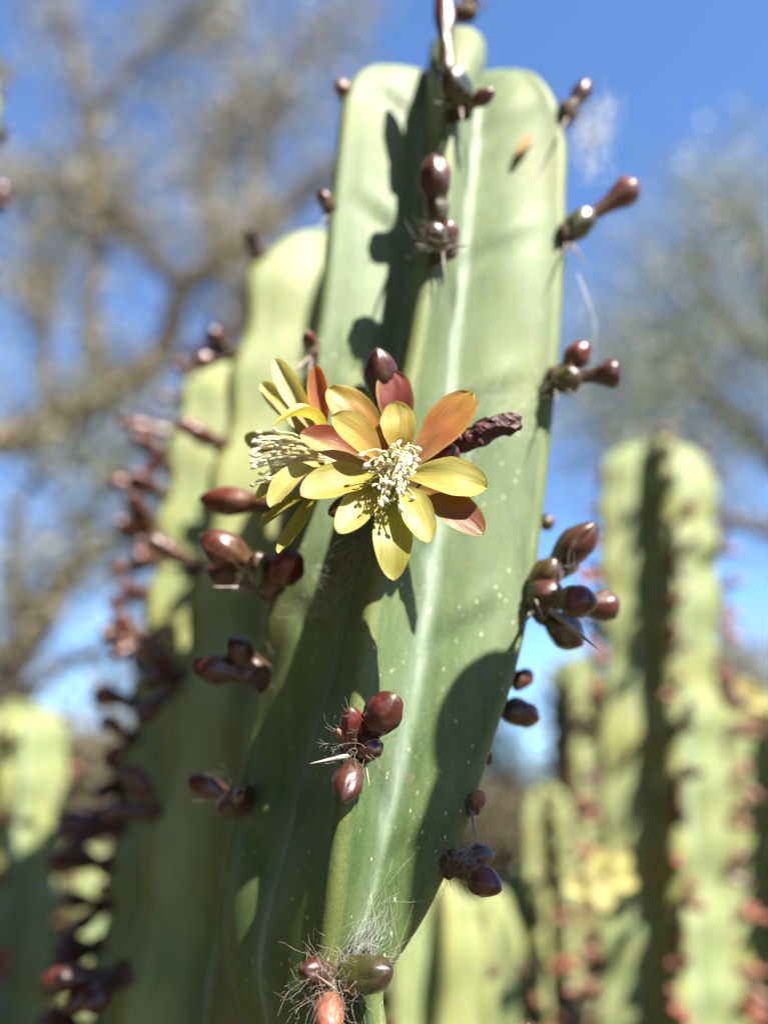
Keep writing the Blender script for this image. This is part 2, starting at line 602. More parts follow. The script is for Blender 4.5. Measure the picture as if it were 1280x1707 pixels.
def smooth_interp(z, xs, ys):
    v = 0
    for dz, wgt in ((-.0025, .25), (0, .5), (.0025, .25)):
        v += wgt * float(np.interp(z + dz, xs, ys))
    return v
AXTOP = on_y(752, 70, YA)
rings = []
def main_ring(z):
    xl, xr = smooth_interp(z, Lz, Lx), smooth_interp(z, Rz, Rx)
    xc, yc = smooth_interp(z, Cz, Cx), smooth_interp(z, Cz, Cy)
    xa = (xl + xr) / 2
    closing = max(0.0, (z - (ztop - .022)) / .022)
    k = max(.0, 1 - closing ** 4) ** .5
    xa = xa * (1 - min(1, closing * 1.2)) + AXTOP.x * min(1, closing * 1.2)
    half = (xr - xl) / 2
    hb = max(half * .98, .001) * (k if closing else 1)
    rl = Vector((xl - xa, (smooth_interp(z, Lz, Ly) - YA) * max(k, .05)))
    rr = Vector((xr - xa, (smooth_interp(z, Rz, Ry) - YA) * max(k, .05)))
    rc = Vector((xc - xa, yc - YA))
    if z > Cz[-1]:
        rc = Vector((0, -.0004))
    b1 = Vector((math.cos(R_(54)), math.sin(R_(54)))) * hb
    b2 = Vector((math.cos(R_(126)), math.sin(R_(126)))) * hb
    return [(xa, YA), z, [rc, rr, b1, b2, rl]]
for z in zs:
    rings.append(main_ring(z))
# the older joint below the pinch, down to the ground
z0 = rings[0][1]
first = rings[0]
low = []
for i in range(40):
    s = i / 39
    z = 0.0 + (z0 - .002) * s
    d = (z0 - z)
    g_ = 1 + .55 * min(1, d / .05)
    cx = first[0][0] - .08 * d
    low.append([(cx, YA + .02 * d), z, [v * g_ for v in first[2]]])
rings = low + rings
Vpx = [(795, 150, .1545), (788, 220, .1540), (770, 400, .1530), (748, 600, .1525), (738, 800, .1525), (728, 900, .1525), (706, 1050, .1520), (684, 1200, .1510),
       (642, 1400, .1505), (603, 1560, .1510), (586, 1640, .1525)]
Vz, Vx, Vy = poly([on_y(a, b, c) for a, b, c in Vpx])
def groove(z, c):
    if z < Vz[0] or z > Vz[-1] + .01:
        return None
    k = min(1, (z - Vz[0]) / .006) * min(1, (Vz[-1] + .01 - z) / .015)
    return Vector((smooth_interp(z, Vz, Vx) - c.x, smooth_interp(z, Vz, Vy) - c.y)), max(0, k)
main = thing('cactus_stem', (rings[0][0][0], YA, 0), 'upright blue-green ribbed cactus stem carrying two open yellow flowers and maroon buds', 'cactus', 'cactus stems of the thicket')
ribbed_body(main, rings, skin_main, .0020, ratio=.43, wfun=lambda i, z: .0020 + (.0046 * max(0, min(1, (z - (ztop - .032)) / .022)) if i == 0 else 0),
            vfun=groove, folds=[[on_y(x_, y_, .137).z for x_, y_ in ((765, 178), (736, 412), (655, 800), (594, 1245))],
                   [on_y(x_, y_, .156).z for x_, y_ in ((944, 188), (942, 392), (926, 632), (889, 998), (788, 1340))], [], [],
                   [on_y(x_, y_, .156).z for x_, y_ in ((576, 158), (551, 350), (521, 592), (447, 972), (404, 1333))]])

LEFT, RIGHT, OUT = Vector((-.9, -.4, .1)), Vector((.9, -.4, .1)), Vector((0, -1, .1))
YC = .1365
# centre rib, from the tip down
areole(main, (772, 22), .150, 46, Vector((0, -.6, 1)), 30, 40, 11)
bud(main, (746, 118), (737, -28), 36, .138, .137)
bud(main, (765, 178), (750, 112), 54, .137, .130, 'green', 'short')
bud(main, (772, 182), (824, 150), 30, .136, .132)
bud(main, (775, 25), (790, -15), 30, .150, .150)
areole(main, (764, 182), .137, 46, OUT, 26, 30, 12)
spine(main, (765, 178), (722, 170), .136, .132)
spine(main, (768, 182), (771, 206), .135, .124)
spine(main, (778, 20), (826, 4), .150, .148)
spine(main, (768, 22), (716, 62), .150, .150, 5)
bud(main, (731, 372), (722, 256), 58, .136, .131)
bud(main, (737, 420), (716, 372), 44, .136, .131, 'green', 'short')
bud(main, (738, 420), (752, 366), 38, .136, .132, 'dark', 'short')
areole(main, (736, 412), .1355, 52, OUT, 70, 46, 13)
spine(main, (738, 412), (788, 409), .134, .132, 6)
spine(main, (735, 412), (690, 408), .134, .132, 5)
spine(main, (738, 420), (741, 470), .134, .134, 5)
# around the flowers
bud(main, (644, 700), (629, 580), 60, .133, .124, 'dark', 'long')
bud(main, (700, 805), (760, 744), 60, .133, .126, 'dark', 'short')
bud(main, (610, 822), (548, 858), 34, .134, .130, 'dark', 'long')
areole(main, (655, 800), .1365, 70, OUT, 50, 60, 14)
# centre rib, lower clusters
bud(main, (600, 1242), (660, 1158), 66, 0.1385, 0.1305, 'dark', 'long')
bud(main, (592, 1250), (584, 1180), 46, 0.1385, 0.1325, 'dark', 'short')
bud(main, (582, 1236), (562, 1217), 22, 0.1375, 0.1335, 'dry', 'short')
bud(main, (596, 1250), (571, 1336), 54, 0.1385, 0.1315, 'dark', 'long')
bud(main, (600, 1240), (625, 1250), 50, 0.1385, 0.1335, 'dark', 'short')
areole(main, (594, 1245), 0.1385, 56, OUT, 110, 60, 15)
spine(main, (590, 1258), (516, 1273), 0.1365, 0.1325, 10)
spine(main, (606, 1262), (616, 1310), 0.1365, 0.1335, 8)
spine(main, (596, 1240), (575, 1160), 0.1365, 0.1315, 5)
bud(main, (570, 1632), (654, 1617), 62, 0.1475, 0.1425, 'green', 'short')
bud(main, (556, 1634), (500, 1612), 46, 0.1475, 0.1435, 'dark', 'short')
bud(main, (545, 1655), (551, 1728), 52, 0.1475, 0.1415, 'dry', 'short')
areole(main, (552, 1640), 0.1485, 80, OUT, 150, 85, 16)
spine(main, (560, 1650), (520, 1620), 0.1455, 0.1395, 6)
# left rib
YL = 0.1515
bud(main, (580, 160), (562, 134), 26, YL, 0.1495, 'dry', 'short'); areole(main, (576, 158), YL, 30, LEFT, 20, 24, 21)
bud(main, (553, 356), (534, 316), 26, YL, 0.1485, 'dark', 'short'); areole(main, (551, 350), YL, 34, LEFT, 26, 26, 22)
spine(main, (548, 358), (528, 380), YL, 0.1475)
bud(main, (522, 592), (511, 552), 26, YL, 0.1455, 'dark', 'short'); areole(main, (521, 592), 0.1495, 36, LEFT, 60, 36, 23)
spine(main, (516, 596), (488, 622), 0.1475, 0.1415, 9)
spine(main, (520, 600), (512, 630), 0.1475, 0.1415, 7)
bud(main, (470, 842), (332, 832), 50, .156, .160, 'dark', 'long')
bud(main, (446, 962), (333, 892), 66, 0.1560, 0.1500, 'dark', 'long')
bud(main, (444, 970), (342, 950), 52, 0.1600, 0.1600, 'dark', 'long')
bud(main, (446, 975), (424, 922), 44, 0.1540, 0.1480, 'green', 'short')
bud(main, (447, 988), (496, 922), 62, 0.1540, 0.1460, 'dark', 'long')
areole(main, (447, 972), 0.1570, 60, LEFT, 70, 56, 24)
spine(main, (442, 980), (340, 978), 0.1540, 0.1490, 7)
spine(main, (452, 985), (438, 1040), 0.1540, 0.1530, 6)
bud(main, (437, 1122), (380, 1064), 50, 0.1660, 0.1640, 'dark', 'long')
bud(main, (437, 1128), (318, 1108), 50, 0.1660, 0.1660, 'dark', 'long')
areole(main, (436, 1128), 0.1650, 50, LEFT, 40, 40, 25)
bud(main, (402, 1334), (312, 1298), 40, 0.1725, 0.1745, 'dark', 'long')
bud(main, (404, 1332), (406, 1322), 34, 0.1685, 0.1585, 'dark', 'short')
bud(main, (398, 1340), (362, 1350), 34, 0.1715, 0.1725, 'dark', 'short')
areole(main, (404, 1333), 0.1685, 48, Vector((-.4, -1, .1)), 90, 44, 26)
spine(main, (396, 1330), (336, 1334), 0.1675, 0.1645, 8)
# right rib
YR = 0.1520
bud(main, (945, 190), (983, 134), 34, YR, 0.1510, 'dark', 'long'); areole(main, (944, 188), YR, 42, RIGHT, 50, 46, 31)
spine(main, (948, 196), (975, 188), YR, 0.1480)
spine(main, (944, 198), (930, 225), 0.1490, 0.1460, 5)
bud(main, (944, 392), (990, 352), 46, YR, 0.1500, 'green', 'short')
bud(main, (968, 372), (1062, 309), 48, 0.1510, 0.1490, 'dark', 'club')
areole(main, (942, 392), YR, 44, RIGHT, 26, 30, 32)
spine(main, (946, 400), (962, 432), YR, 0.1480, 5); spine(main, (948, 400), (980, 445), YR, 0.1480, 5); spine(main, (944, 402), (938, 432), YR, 0.1460, 5)
bud(main, (930, 632), (980, 570), 46, 0.1510, 0.1460, 'dark', 'long')
bud(main, (930, 640), (968, 622), 46, 0.1500, 0.1460, 'green', 'short')
bud(main, (950, 632), (1037, 620), 48, 0.1500, 0.1470, 'dark', 'club')
areole(main, (926, 632), 0.1510, 48, RIGHT, 60, 46, 33)
spine(main, (930, 640), (962, 662), 0.1480, 0.1460, 6); spine(main, (924, 645), (930, 672), 0.1490, 0.1440, 5)
bud(main, (905, 880), (918, 860), 26, .166, .166, 'dark', 'short')
bud(main, (900, 972), (992, 872), 60, .154, .146, 'dark', 'long')
bud(main, (905, 965), (966, 930), 36, .156, .154, 'green', 'short')
bud(main, (895, 990), (925, 932), 52, .153, .147, 'green', 'short')
bud(main, (892, 1000), (930, 985), 58, .152, .146, 'dark', 'short')
bud(main, (905, 996), (994, 1006), 58, .149, .142, 'dark', 'long')
bud(main, (915, 1006), (1032, 1012), 52, .156, .158, 'dark', 'club')
bud(main, (892, 1012), (970, 1076), 60, .154, .151, 'green', 'long')
areole(main, (889, 998), .154, 56, RIGHT, 50, 40, 34)
spine(main, (918, 1018), (998, 1084), .144, .134, 11)
spine(main, (890, 1012), (869, 1048), .150, .142, 9)
spine(main, (888, 990), (905, 1030), .150, .140, 6)
bud(main, (852, 1142), (888, 1120), 32, .166, .166, 'dark', 'short')
bud(main, (838, 1180), (899, 1198), 44, .163, .163, 'dark', 'short')
areole(main, (812, 1262), .158, 26, RIGHT, 24, 20, 35)
bud(main, (788, 1342), (806, 1322), 26, 0.1475, 0.1455, 'dry', 'short')
areole(main, (788, 1340), 0.1475, 40, RIGHT, 50, 34, 36)
spine(main, (786, 1350), (794, 1410), 0.1465, 0.1415, 7)
bud(main, (752, 1440), (835, 1484), 52, 0.1475, 0.1415, 'dark', 'long')
bud(main, (752, 1436), (824, 1424), 42, 0.1495, 0.1515, 'dark', 'long')
areole(main, (752, 1438), 0.1475, 54, RIGHT, 100, 50, 37)

# ------------------------------------------------------------------ flowers
PD = 1.0                        # petal reflectance level
YG = (.72, .68, .23)
YB = (.84, .80, .32)
GR = (.58, .58, .15)
ORG = (.66, .27, .10)
RED = (.42, .07, .05)
BRN = (.40, .17, .06)
def petal(parent, base, tip, wpx, Yb, Yt, colours, cup=.25, bow=.12, curl=0.0, face=Vector((0, -1, .15)), seed=0, redside=0, roll=0.0):
    B, T = on_y(base[0], base[1], Yb), on_y(tip[0], tip[1], Yt)
    ax = T - B
    L = ax.length
    w = px_m(wpx, B.lerp(T, .6)) * .47
    u = ax.normalized()
    n = face - u * face.dot(u)
    n.normalize()
    n = Matrix.Rotation(roll, 3, u) @ n
    p = u.cross(n)
    rnd = random.Random(seed + 100)
    ph = rnd.uniform(0, 50)
    ns, nx = 20, 10
    th = .00030
    verts, cols, uvw = [], [], []
    cb, cm, ct = [Vector(c) for c in colours]
    for layer in (0, 1):
        for i in range(ns + 1):
            s = 1 - (1 - i / ns) ** 1.9
            body = .27 + .73 * (math.sin(min(1, s / .62) * math.pi / 2) ** 1.2)
            tipf = 1.0 if s < .6 else max(0.0, 1 - ((s - .6) / .4) ** 2.1) ** .55
            f = body * tipf
            c = B + ax * s + n * (bow * L * math.sin(math.pi * s)) + n * (curl * L * max(0, (s - .7) / .3) ** 2)
            for j in range(nx + 1):
                x = -1 + 2 * j / nx
                edge = .06 * noise.noise(Vector((x * 1.3, s * 7, ph))) * abs(x)
                wav = .09 * w * noise.noise(Vector((x * 2, s * 3.5, ph + 9)))
                fold = .05 * w * math.exp(-(x / .16) ** 2) * s
                q = c + p * (w * f * (x + edge)) + n * (cup * w * f * x * x + wav - fold)
                q = q - n * (layer * th * (1 - x * x) * min(1, (1 - s) * 5))
                verts.append(q)
                t = s + .10 * noise.noise(Vector((x * 2, s * 2, ph)))
                cc = cb.lerp(cm, min(1, max(0, t / .5))) if t < .5 else cm.lerp(ct, min(1, (t - .5) / .5))
                if redside:
                    r_ = min(1, max(0, (x * redside + .05) * 3))
                    cc = cc.lerp(Vector(RED), r_ * .9)
                rim = max(0, abs(x) - .78) / .22
                cc = cc.lerp(Vector((.80, .74, .22)), .5 * max(rim, max(0, (s - .93) / .07)) * (0 if redside else 1))
                cols.append((cc.x * PD, cc.y * PD, cc.z * PD, 1))
                uvw.append((x * f + ph, s, 0))
    faces = []
    per = (ns + 1) * (nx + 1)
    for i in range(ns):
        for j in range(nx):
            a = i * (nx + 1) + j
            faces.append((a, a + 1, a + nx + 2, a + nx + 1))
            faces.append((per + a + nx + 1, per + a + nx + 2, per + a + 1, per + a))
    o = link_mesh('petal', verts, faces, petal_m, parent)
    me = o.data
    ca = me.color_attributes.new('tint', 'FLOAT_COLOR', 'POINT')
    ca.data.foreach_set('color', [v for c in cols for v in c])
    at = me.attributes.new('uvw', 'FLOAT_VECTOR', 'POINT')
    at.data.foreach_set('vector', [v for c in uvw for v in c])
    return o

def stamen(parent, pts, rad, aw, al, name='stamen', mats=None):
    verts, faces = [], []
    cpts = catmull(pts, 4)
    tube(verts, faces, cpts, rad, 5)
    nfil = len(faces)
    d = (cpts[-1] - cpts[-2]).normalized()
    d, a, b = frame(d + Vector((random.gauss(0, .5), random.gauss(0, .5), random.gauss(0, .5))))
    base = len(verts)
    prof = [(0, .35), (.2, .85), (.5, 1.0), (.8, .8), (1.0, .25)]
    for s, r in prof:
        for k in range(7):
            t = 2 * math.pi * k / 7
            verts.append(cpts[-1] + d * (al * (s - .3)) + a * (aw * r * math.cos(t)) + b * (aw * r * math.sin(t) * .75))
    for i in range(4):
        for k in range(7):
            k2 = (k + 1) % 7
            faces.append((base + i * 7 + k, base + i * 7 + k2, base + (i + 1) * 7 + k2, base + (i + 1) * 7 + k))
    faces.append(tuple(base + k for k in reversed(range(7))))
    faces.append(tuple(base + 28 + k for k in range(7)))
    o = link_mesh(name, verts, faces, mats or [stamen_m, anther_m], parent)
    for i, f in enumerate(o.data.polygons):
        f.material_index = 0 if i < nfil else 1
    return o

def flower_tube(parent, pts, rads, label):
    verts, faces = [], []
    cp = catmull(pts, 5)
    rr = np.interp(np.linspace(0, 1, len(cp)), np.linspace(0, 1, len(rads)), rads)
    tube(verts, faces, cp, list(rr), 14)
    o = link_mesh('flower', verts, faces, [tube_m, stamen_m], parent)
    o.data.polygons[len(faces) - 1].material_index = 1
    o['label'] = label
    return o

YF = .1215
f1 = flower_tube(main, [on_y(652, 800, .1375), on_y(655, 797, .130), on_y(656, 792, .1245)], [.0028, .0026, .0042], 'open yellow flower with spread petals facing outward')
P = petal
P(f1, (648, 765), (546, 648), 74, .1265, .1215, (ORG, (.66, .36, .10), (.72, .58, .13)), .22, .12, .04, seed=1)
P(f1, (636, 770), (546, 697), 68, .1245, .1165, ((.62, .38, .14), (.68, .50, .13), YG), .30, .14, .08, seed=2)
P(f1, (668, 768), (660, 672), 62, .1245, .1225, ((.68, .40, .10), (.74, .62, .17), YB), .25, .14, .12, seed=3)
P(f1, (688, 775), (788, 656), 76, .1255, .1225, ((.64, .40, .20), ORG, (.64, .40, .10)), .20, .05, .02, seed=4)
P(f1, (680, 792), (813, 818), 78, .1250, .1215, ((.60, .52, .14), YG, YG), .28, .12, .06, seed=5)
P(f1, (690, 815), (806, 890), 68, .1275, .1225, ((.44, .30, .10), BRN, (.36, .11, .05)), .22, .12, .0, seed=6)
P(f1, (668, 812), (716, 915), 58, .1240, .1180, (GR, YG, YB), .42, .16, .10, seed=7)
P(f1, (655, 815), (655, 964), 70, .1250, .1182, (GR, GR, (.50, .45, .10)), .22, .10, -.02, seed=8)
P(f1, (640, 810), (564, 893), 62, .1255, .1180, (GR, YG, YG), .24, .10, .03, seed=9)
P(f1, (634, 797), (499, 830), 72, .1245, .1180, (GR, (.60, .52, .12), YG), .36, .12, .05, seed=10)
P(f1, (630, 785), (498, 726), 66, .1255, .1200, (GR, (.60, .40, .12), (.60, .50, .14)), .30, .12, .04, seed=11, redside=1)
P(f1, (668, 735), (650, 617), 66, .1290, .1260, (RED, (.36, .08, .07), (.40, .09, .07)), .25, .10, .0, seed=12)
rnd = random.Random(5)
fc = on_y(660, 785, .1240)
for i in range(60):
    a = rnd.uniform(0, 2 * math.pi)
    r0 = rnd.uniform(14, 34)
    a2 = a + rnd.gauss(0, .5)
    r1 = rnd.uniform(8, 52)
    bp = on_y(662 + r0 * .6 * math.cos(a), 780 + r0 * .6 * math.sin(a), .1240)
    m1 = on_y(660 + r0 * math.cos(a), 785 + r0 * math.sin(a) * 1.1, rnd.uniform(.1205, .1225))
    tp = on_y(656 + r1 * .9 * math.cos(a2), 792 + r1 * 1.05 * math.sin(a2), rnd.uniform(.1150, .1195))
    stamen(f1, [bp, m1, m1.lerp(tp, .6) + Vector((rnd.gauss(0, .0006), -.0007, rnd.gauss(0, .0006))), tp], .00010, rnd.uniform(.00028, .00042), rnd.uniform(.0007, .0010))
for i, (tx, ty) in enumerate([(604, 758), (634, 838), (668, 846), (640, 832), (695, 748), (690, 765), (612, 775)]):
    bp = on_y(655, 785, .1240)
    tp = on_y(tx, ty, .1165)
    stamen(f1, [bp, bp.lerp(tp, .35) + Vector((0, -.003, .001)), bp.lerp(tp, .75) + Vector((0, -.0018, .0006)), tp], .00014, .00050, .0012)
for i in range(5):
    tp = on_y(646 + 14 * math.cos(i * 1.26), 762 + 12 * math.sin(i * 1.26), .1170)
    stamen(f1, [on_y(655, 782, .1240), on_y(650, 770, .1200), tp], .00028, .00045, .0016, 'pistil', [pistil_m, stamen_m])

f2 = flower_tube(main, [on_y(505, 815, .1560), on_y(530, 795, .1450), on_y(538, 765, 0.1295)], [.0030, .0027, .0040], 'open yellow flower turned sideways with long stamens')
LF = Vector((-.85, -.45, .1))
P(f2, (538, 735), (458, 598), 40, 0.1285, 0.1265, ((.66, .44, .16), (.74, .68, .28), (.80, .78, .38)), .5, .06, .0, Vector((-.4, -.9, .2)), 21)
P(f2, (532, 738), (436, 638), 38, 0.1305, 0.1305, ((.62, .48, .16), (.72, .66, .26), (.76, .72, .32)), .5, .06, .0, Vector((-.4, -.9, .2)), 22)
P(f2, (540, 735), (526, 609), 38, 0.1275, 0.1255, ((.66, .34, .14), ORG, (.62, .22, .10)), .6, -.04, .0, LF, 23, roll=.9)
P(f2, (548, 738), (466, 690), 52, 0.1245, 0.1195, ((.70, .60, .16), YB, (.78, .74, .22)), .7, .22, -.25, Vector((-.2, -.6, .8)), 24)
P(f2, (520, 745), (406, 730), 40, 0.1335, 0.1335, (GR, YG, YG), .5, .12, -.05, Vector((-.1, -.8, -.5)), 25)
P(f2, (540, 775), (429, 838), 52, 0.1285, 0.1275, (GR, YG, YG), .45, .10, .04, Vector((-.3, -.8, .6)), 26)
P(f2, (545, 775), (452, 852), 54, 0.1255, 0.1220, (GR, YB, YG), .55, .16, .06, Vector((-.2, -.9, .5)), 27)
P(f2, (540, 810), (432, 880), 34, 0.1295, 0.1290, (GR, GR, GR), .3, .05, .0, Vector((0, -.7, .7)), 28)
P(f2, (535, 790), (464, 922), 46, 0.1280, 0.1265, (GR, GR, (.50, .48, .14)), .4, -.08, .0, Vector((-.6, -.7, .2)), 29)
for i in range(46):
    bx, by = rnd.uniform(512, 545), rnd.uniform(735, 790)
    k = (by - 735) / 55
    tx, ty = rnd.uniform(418, 470), 728 + 72 * k + rnd.gauss(0, 6)
    yb = rnd.uniform(0.1255, 0.1325)
    b_ = on_y(bx, by, yb); t_ = on_y(tx, ty, yb + rnd.uniform(-.003, .001))
    stamen(f2, [b_, b_.lerp(t_, .4) + Vector((0, 0, .0006)), b_.lerp(t_, .75) + Vector((0, 0, rnd.uniform(.0002, .0009))), t_], .00012, rnd.uniform(.00034, .00046), rnd.uniform(.0009, .0014))
stamen(f2, [on_y(525, 775, 0.1275), on_y(470, 795, 0.1255), on_y(421, 809, 0.1245)], .00014, .00045, .0015, 'pistil', [pistil_m, pistil_m])

# a withered flower beside the open one
dv, df = [], []
pts = catmull([on_y(735, 752, .1310), on_y(770, 738, .1290), on_y(815, 716, .1270), on_y(868, 700, .1260)], 6)
rr = np.interp(np.linspace(0, 1, len(pts)), [0, .25, .55, .85, .97, 1], [.0010, .0016, .0020, .0017, .0013, .0007])
tube(dv, df, pts, list(rr), 14)
dv = [v + Vector((noise.noise(v * 900), noise.noise(v * 900 + Vector((7, 0, 0))), noise.noise(v * 900 + Vector((0, 9, 0))))) * .0009 for v in dv]
wf = link_mesh('withered_flower', dv, df, wither, main, smooth=False)
wf['label'] = 'shrivelled dark red spent flower'

# ------------------------------------------------------------------ stems behind
def bg_stem(label, top, bottom, Y0, Y1, R, phi0, tops=None, ribs=5, buds=(.028, 1.0), zfrom=.78, dry=.3, seed=0, pinch=(), mat=skin_far, rib_sel=None, wcap=.0045, cat='cactus', bud_scale=1.0, ratio=.46):
    rnd = random.Random(seed)
    T, B = on_y(top[0], top[1], Y0), on_y(bottom[0], bottom[1], Y1)
    d = (B - T) / (T.z - B.z)
    zt = T.z
    G = T + d * zt
    root = thing('cactus_stem', (G.x, G.y, 0), label, cat, 'cactus stems of the thicket')
    ph = [rnd.uniform(0, 6) for _ in range(ribs)]
    tops = tops or [rnd.uniform(-.012, 0) for _ in range(ribs)]
    def rib_vec(i, z):
        th = phi0 + 2 * math.pi * i / ribs + .06 * math.sin(z * 7 + seed)
        r = R * (1 + .045 * math.sin(z / .034 * 2 * math.pi + ph[i]))
        for (pz, amt) in pinch:
            r *= 1 - amt * math.exp(-((z - pz) / .018) ** 2)
        zz = zt + tops[i]
        c = max(0, (z - (zz - .034)) / .034)
        r *= max(0.0, 1 - c ** 2.6) ** (1 / 2.2) if c < 1 else 0
        return Vector((math.cos(th), math.sin(th))) * max(r, .0004)
    zl = list(np.linspace(0, max(.05, zfrom - .1), 14))
    zl += list(np.linspace(zl[-1] + .01, zt - .036, max(8, int((zt - zl[-1]) / .004)))) + list(np.linspace(zt - .034, zt, 18))
    rg = []
    for z in zl:
        c = T + d * (zt - z)
        rg.append([(c.x, c.y), z, [rib_vec(i, z) for i in range(ribs)]])
    ribbed_body(root, rg, mat, wcap, ratio=ratio)
    # bud clusters along the rib crests
    for i in range(ribs):
        if rib_sel is not None and i not in rib_sel:
            continue
        z = zfrom + rnd.uniform(0, buds[0])
        while z < zt + tops[i] - .004:
            v = rib_vec(i, z)
            c = T + d * (zt - z)
            p = Vector((c.x + v.x, c.y + v.y, z))
            o = Vector((v.x, v.y, 0)).normalized()
            if rnd.random() < buds[1]:
                s = rnd.uniform(.006, .008) * bud_scale
                inst('areole', AREOLE_ME, place_along(p - o * s * .4, p + o * s * .4, s), root)
                low_ = (z < zt - .05)
                nb = rnd.choice((2, 2, 3, 4, 5)) if low_ else rnd.choice((1, 1, 2))
                kind = 'dry' if rnd.random() < dry else 'dark'
                for _ in range(nb):
                    dd = (o + Vector((rnd.gauss(0, .5), rnd.gauss(0, .5), rnd.gauss(.15, .45)))).normalized()
                    L = rnd.uniform(.011, .021) * bud_scale * (1 if low_ else .6)
                    inst('bud', rnd.choice(FARB[kind]), place_along(p - o * .001, p + dd * L, rnd.uniform(.0052, .0068) * bud_scale * (1 if low_ else .8), rnd.uniform(0, 6)), root)
                for _ in range(2):
                    dd = (o + Vector((rnd.gauss(0, .7), rnd.gauss(0, .7), rnd.gauss(-.1, .6)))).normalized()
                    inst('spine', SPINE_ME, place_along(p, p + dd * rnd.uniform(.006, .012), .0011), root)
            z += buds[0] * rnd.uniform(.8, 1.2)
    return root

A = math.pi
s2 = bg_stem('shaded ribbed cactus stem close behind the one with open yellow flowers', (578, 402), (402, 1623), .250, .262, .0325, R_(-148), seed=2, dry=.0, zfrom=.80, buds=(.034, 1), tops=[0, -.004, -.01, -.01, -.006], rib_sel=[0])
s3 = bg_stem('ribbed cactus stem with a rounded lower tip and crowded dark buds', (452, 575), (345, 1500), .36, .37, .040, R_(-150), seed=3, dry=.25, zfrom=.70, buds=(.0145, 1), bud_scale=1.2)
s4 = bg_stem('pale green cactus stem with a blunt tip and few buds', (20, 1165), (-40, 1707), .52, .53, .036, R_(-60), seed=4, dry=.3, zfrom=.72, buds=(.034, .8))
s5 = bg_stem('low yellow-green cactus stem beside the blunt pale stem', (150, 1400), (130, 1707), .78, .78, .050, R_(-80), seed=5, dry=.3, zfrom=.6, buds=(.036, .8))
s6 = bg_stem('cactus stem tip with a few buds in front of the spreading tree', (-44, 110), (-400, 1500), .30, .30, .018, R_(-12), seed=6, dry=.2, zfrom=.9, buds=(.030, .8))
s7 = bg_stem('tall yellow-green cactus stem with a dark centre groove and an open flower', (1085, 735), (1105, 1707), .50, .51, .037, R_(-94), seed=7, dry=.5, zfrom=.76, buds=(.022, 1), ratio=.58, pinch=((.985, .14), (.87, .1)), tops=[-.002, -.004, -.01, -.01, -.003])
s8 = bg_stem('shorter cactus stem hugging the tall yellow-green stem', (962, 1088), (985, 1707), .90, .90, .031, R_(-44), seed=8, dry=.4, zfrom=.68, buds=(.020, 1))
s9 = bg_stem('cactus stem crowded with salmon buds and one yellow bloom', (1262, 1150), (1270, 1707), .62, .62, .036, R_(-85), seed=9, dry=.75, zfrom=.68, buds=(.024, 1))
s10 = bg_stem('slim distant cactus stem half hidden among salmon buds', (905, 1300), (925, 1707), .80, .80, .024, R_(-75), seed=10, dry=.4, zfrom=.58, buds=(.020, 1))
s11 = bg_stem('light green cactus stem showing under the maroon buds of the flowering stem', (735, 1440), (715, 1707), .42, .42, .023, R_(-70), seed=11, dry=.6, zfrom=.62, buds=(.032, .9))
s12 = bg_stem('narrow grey-green cactus stem with a smooth flank and a rounded top', (822, 1470), (815, 1707), .52, .52, .018, R_(-100), seed=12, dry=.5, zfrom=.5, buds=(.040, .7))

bg_stem('faint green cactus stem low behind the narrow grey-green one', (680, 1520), (670, 1707), .62, .62, .026, R_(-95), seed=15, dry=.5, zfrom=.6, buds=(.03, .9))
bg_stem('small sunlit cactus stem between the slim distant stem and the shorter one', (868, 1420), (872, 1707), .66, .66, .020, R_(-60), seed=16, dry=.5, zfrom=.6, buds=(.026, .9))
# unseen stem added outside the view to shade the lower right flank
perp = Vector((math.cos(R_(SUN_AZ)), math.sin(R_(SUN_AZ)), 0))
def to_px(v):
    q = v - CAM
    return (640 + F * q.x / q.dot(FWD), 853.5 - F * q.dot(UP) / q.dot(FWD))
def shade_stem(label, edge, t, R, topz, sgn, seed):
    """edge: a point where the shadow's edge should fall; t: metres towards the sun."""
    ax = edge + sd * t + perp * (R * sgn)
    T_ = Vector((ax.x, ax.y, topz + sd.z * t))
    root = thing('cactus_stem', (ax.x, ax.y, 0), label, 'cactus', 'cactus stems of the thicket')
    rg = []
    for z in list(np.linspace(0, T_.z - .06, 12)) + list(np.linspace(T_.z - .055, T_.z, 20)):
        c = max(0, (z - (T_.z - .02)) / .02)
        r = R * max(0, 1 - c ** 2.6) ** .45 if c < 1 else .0004
        ln = .0 * max(0, z - (T_.z - .055))
        rg.append([(ax.x + perp.x * ln, ax.y + perp.y * ln), z, [Vector((math.cos(a_ * 2 * math.pi / 5 + seed), math.sin(a_ * 2 * math.pi / 5 + seed))) * max(r, .0004) for a_ in range(5)]])
    ribbed_body(root, rg, skin_main, .004, ratio=.6)
    return root
shade_stem('unseen slim cactus stem added to shade the lower right flank of the flowering stem', on_y(650, 1420, .150), .16, .019, CAM.z + .0105, 1, 13)

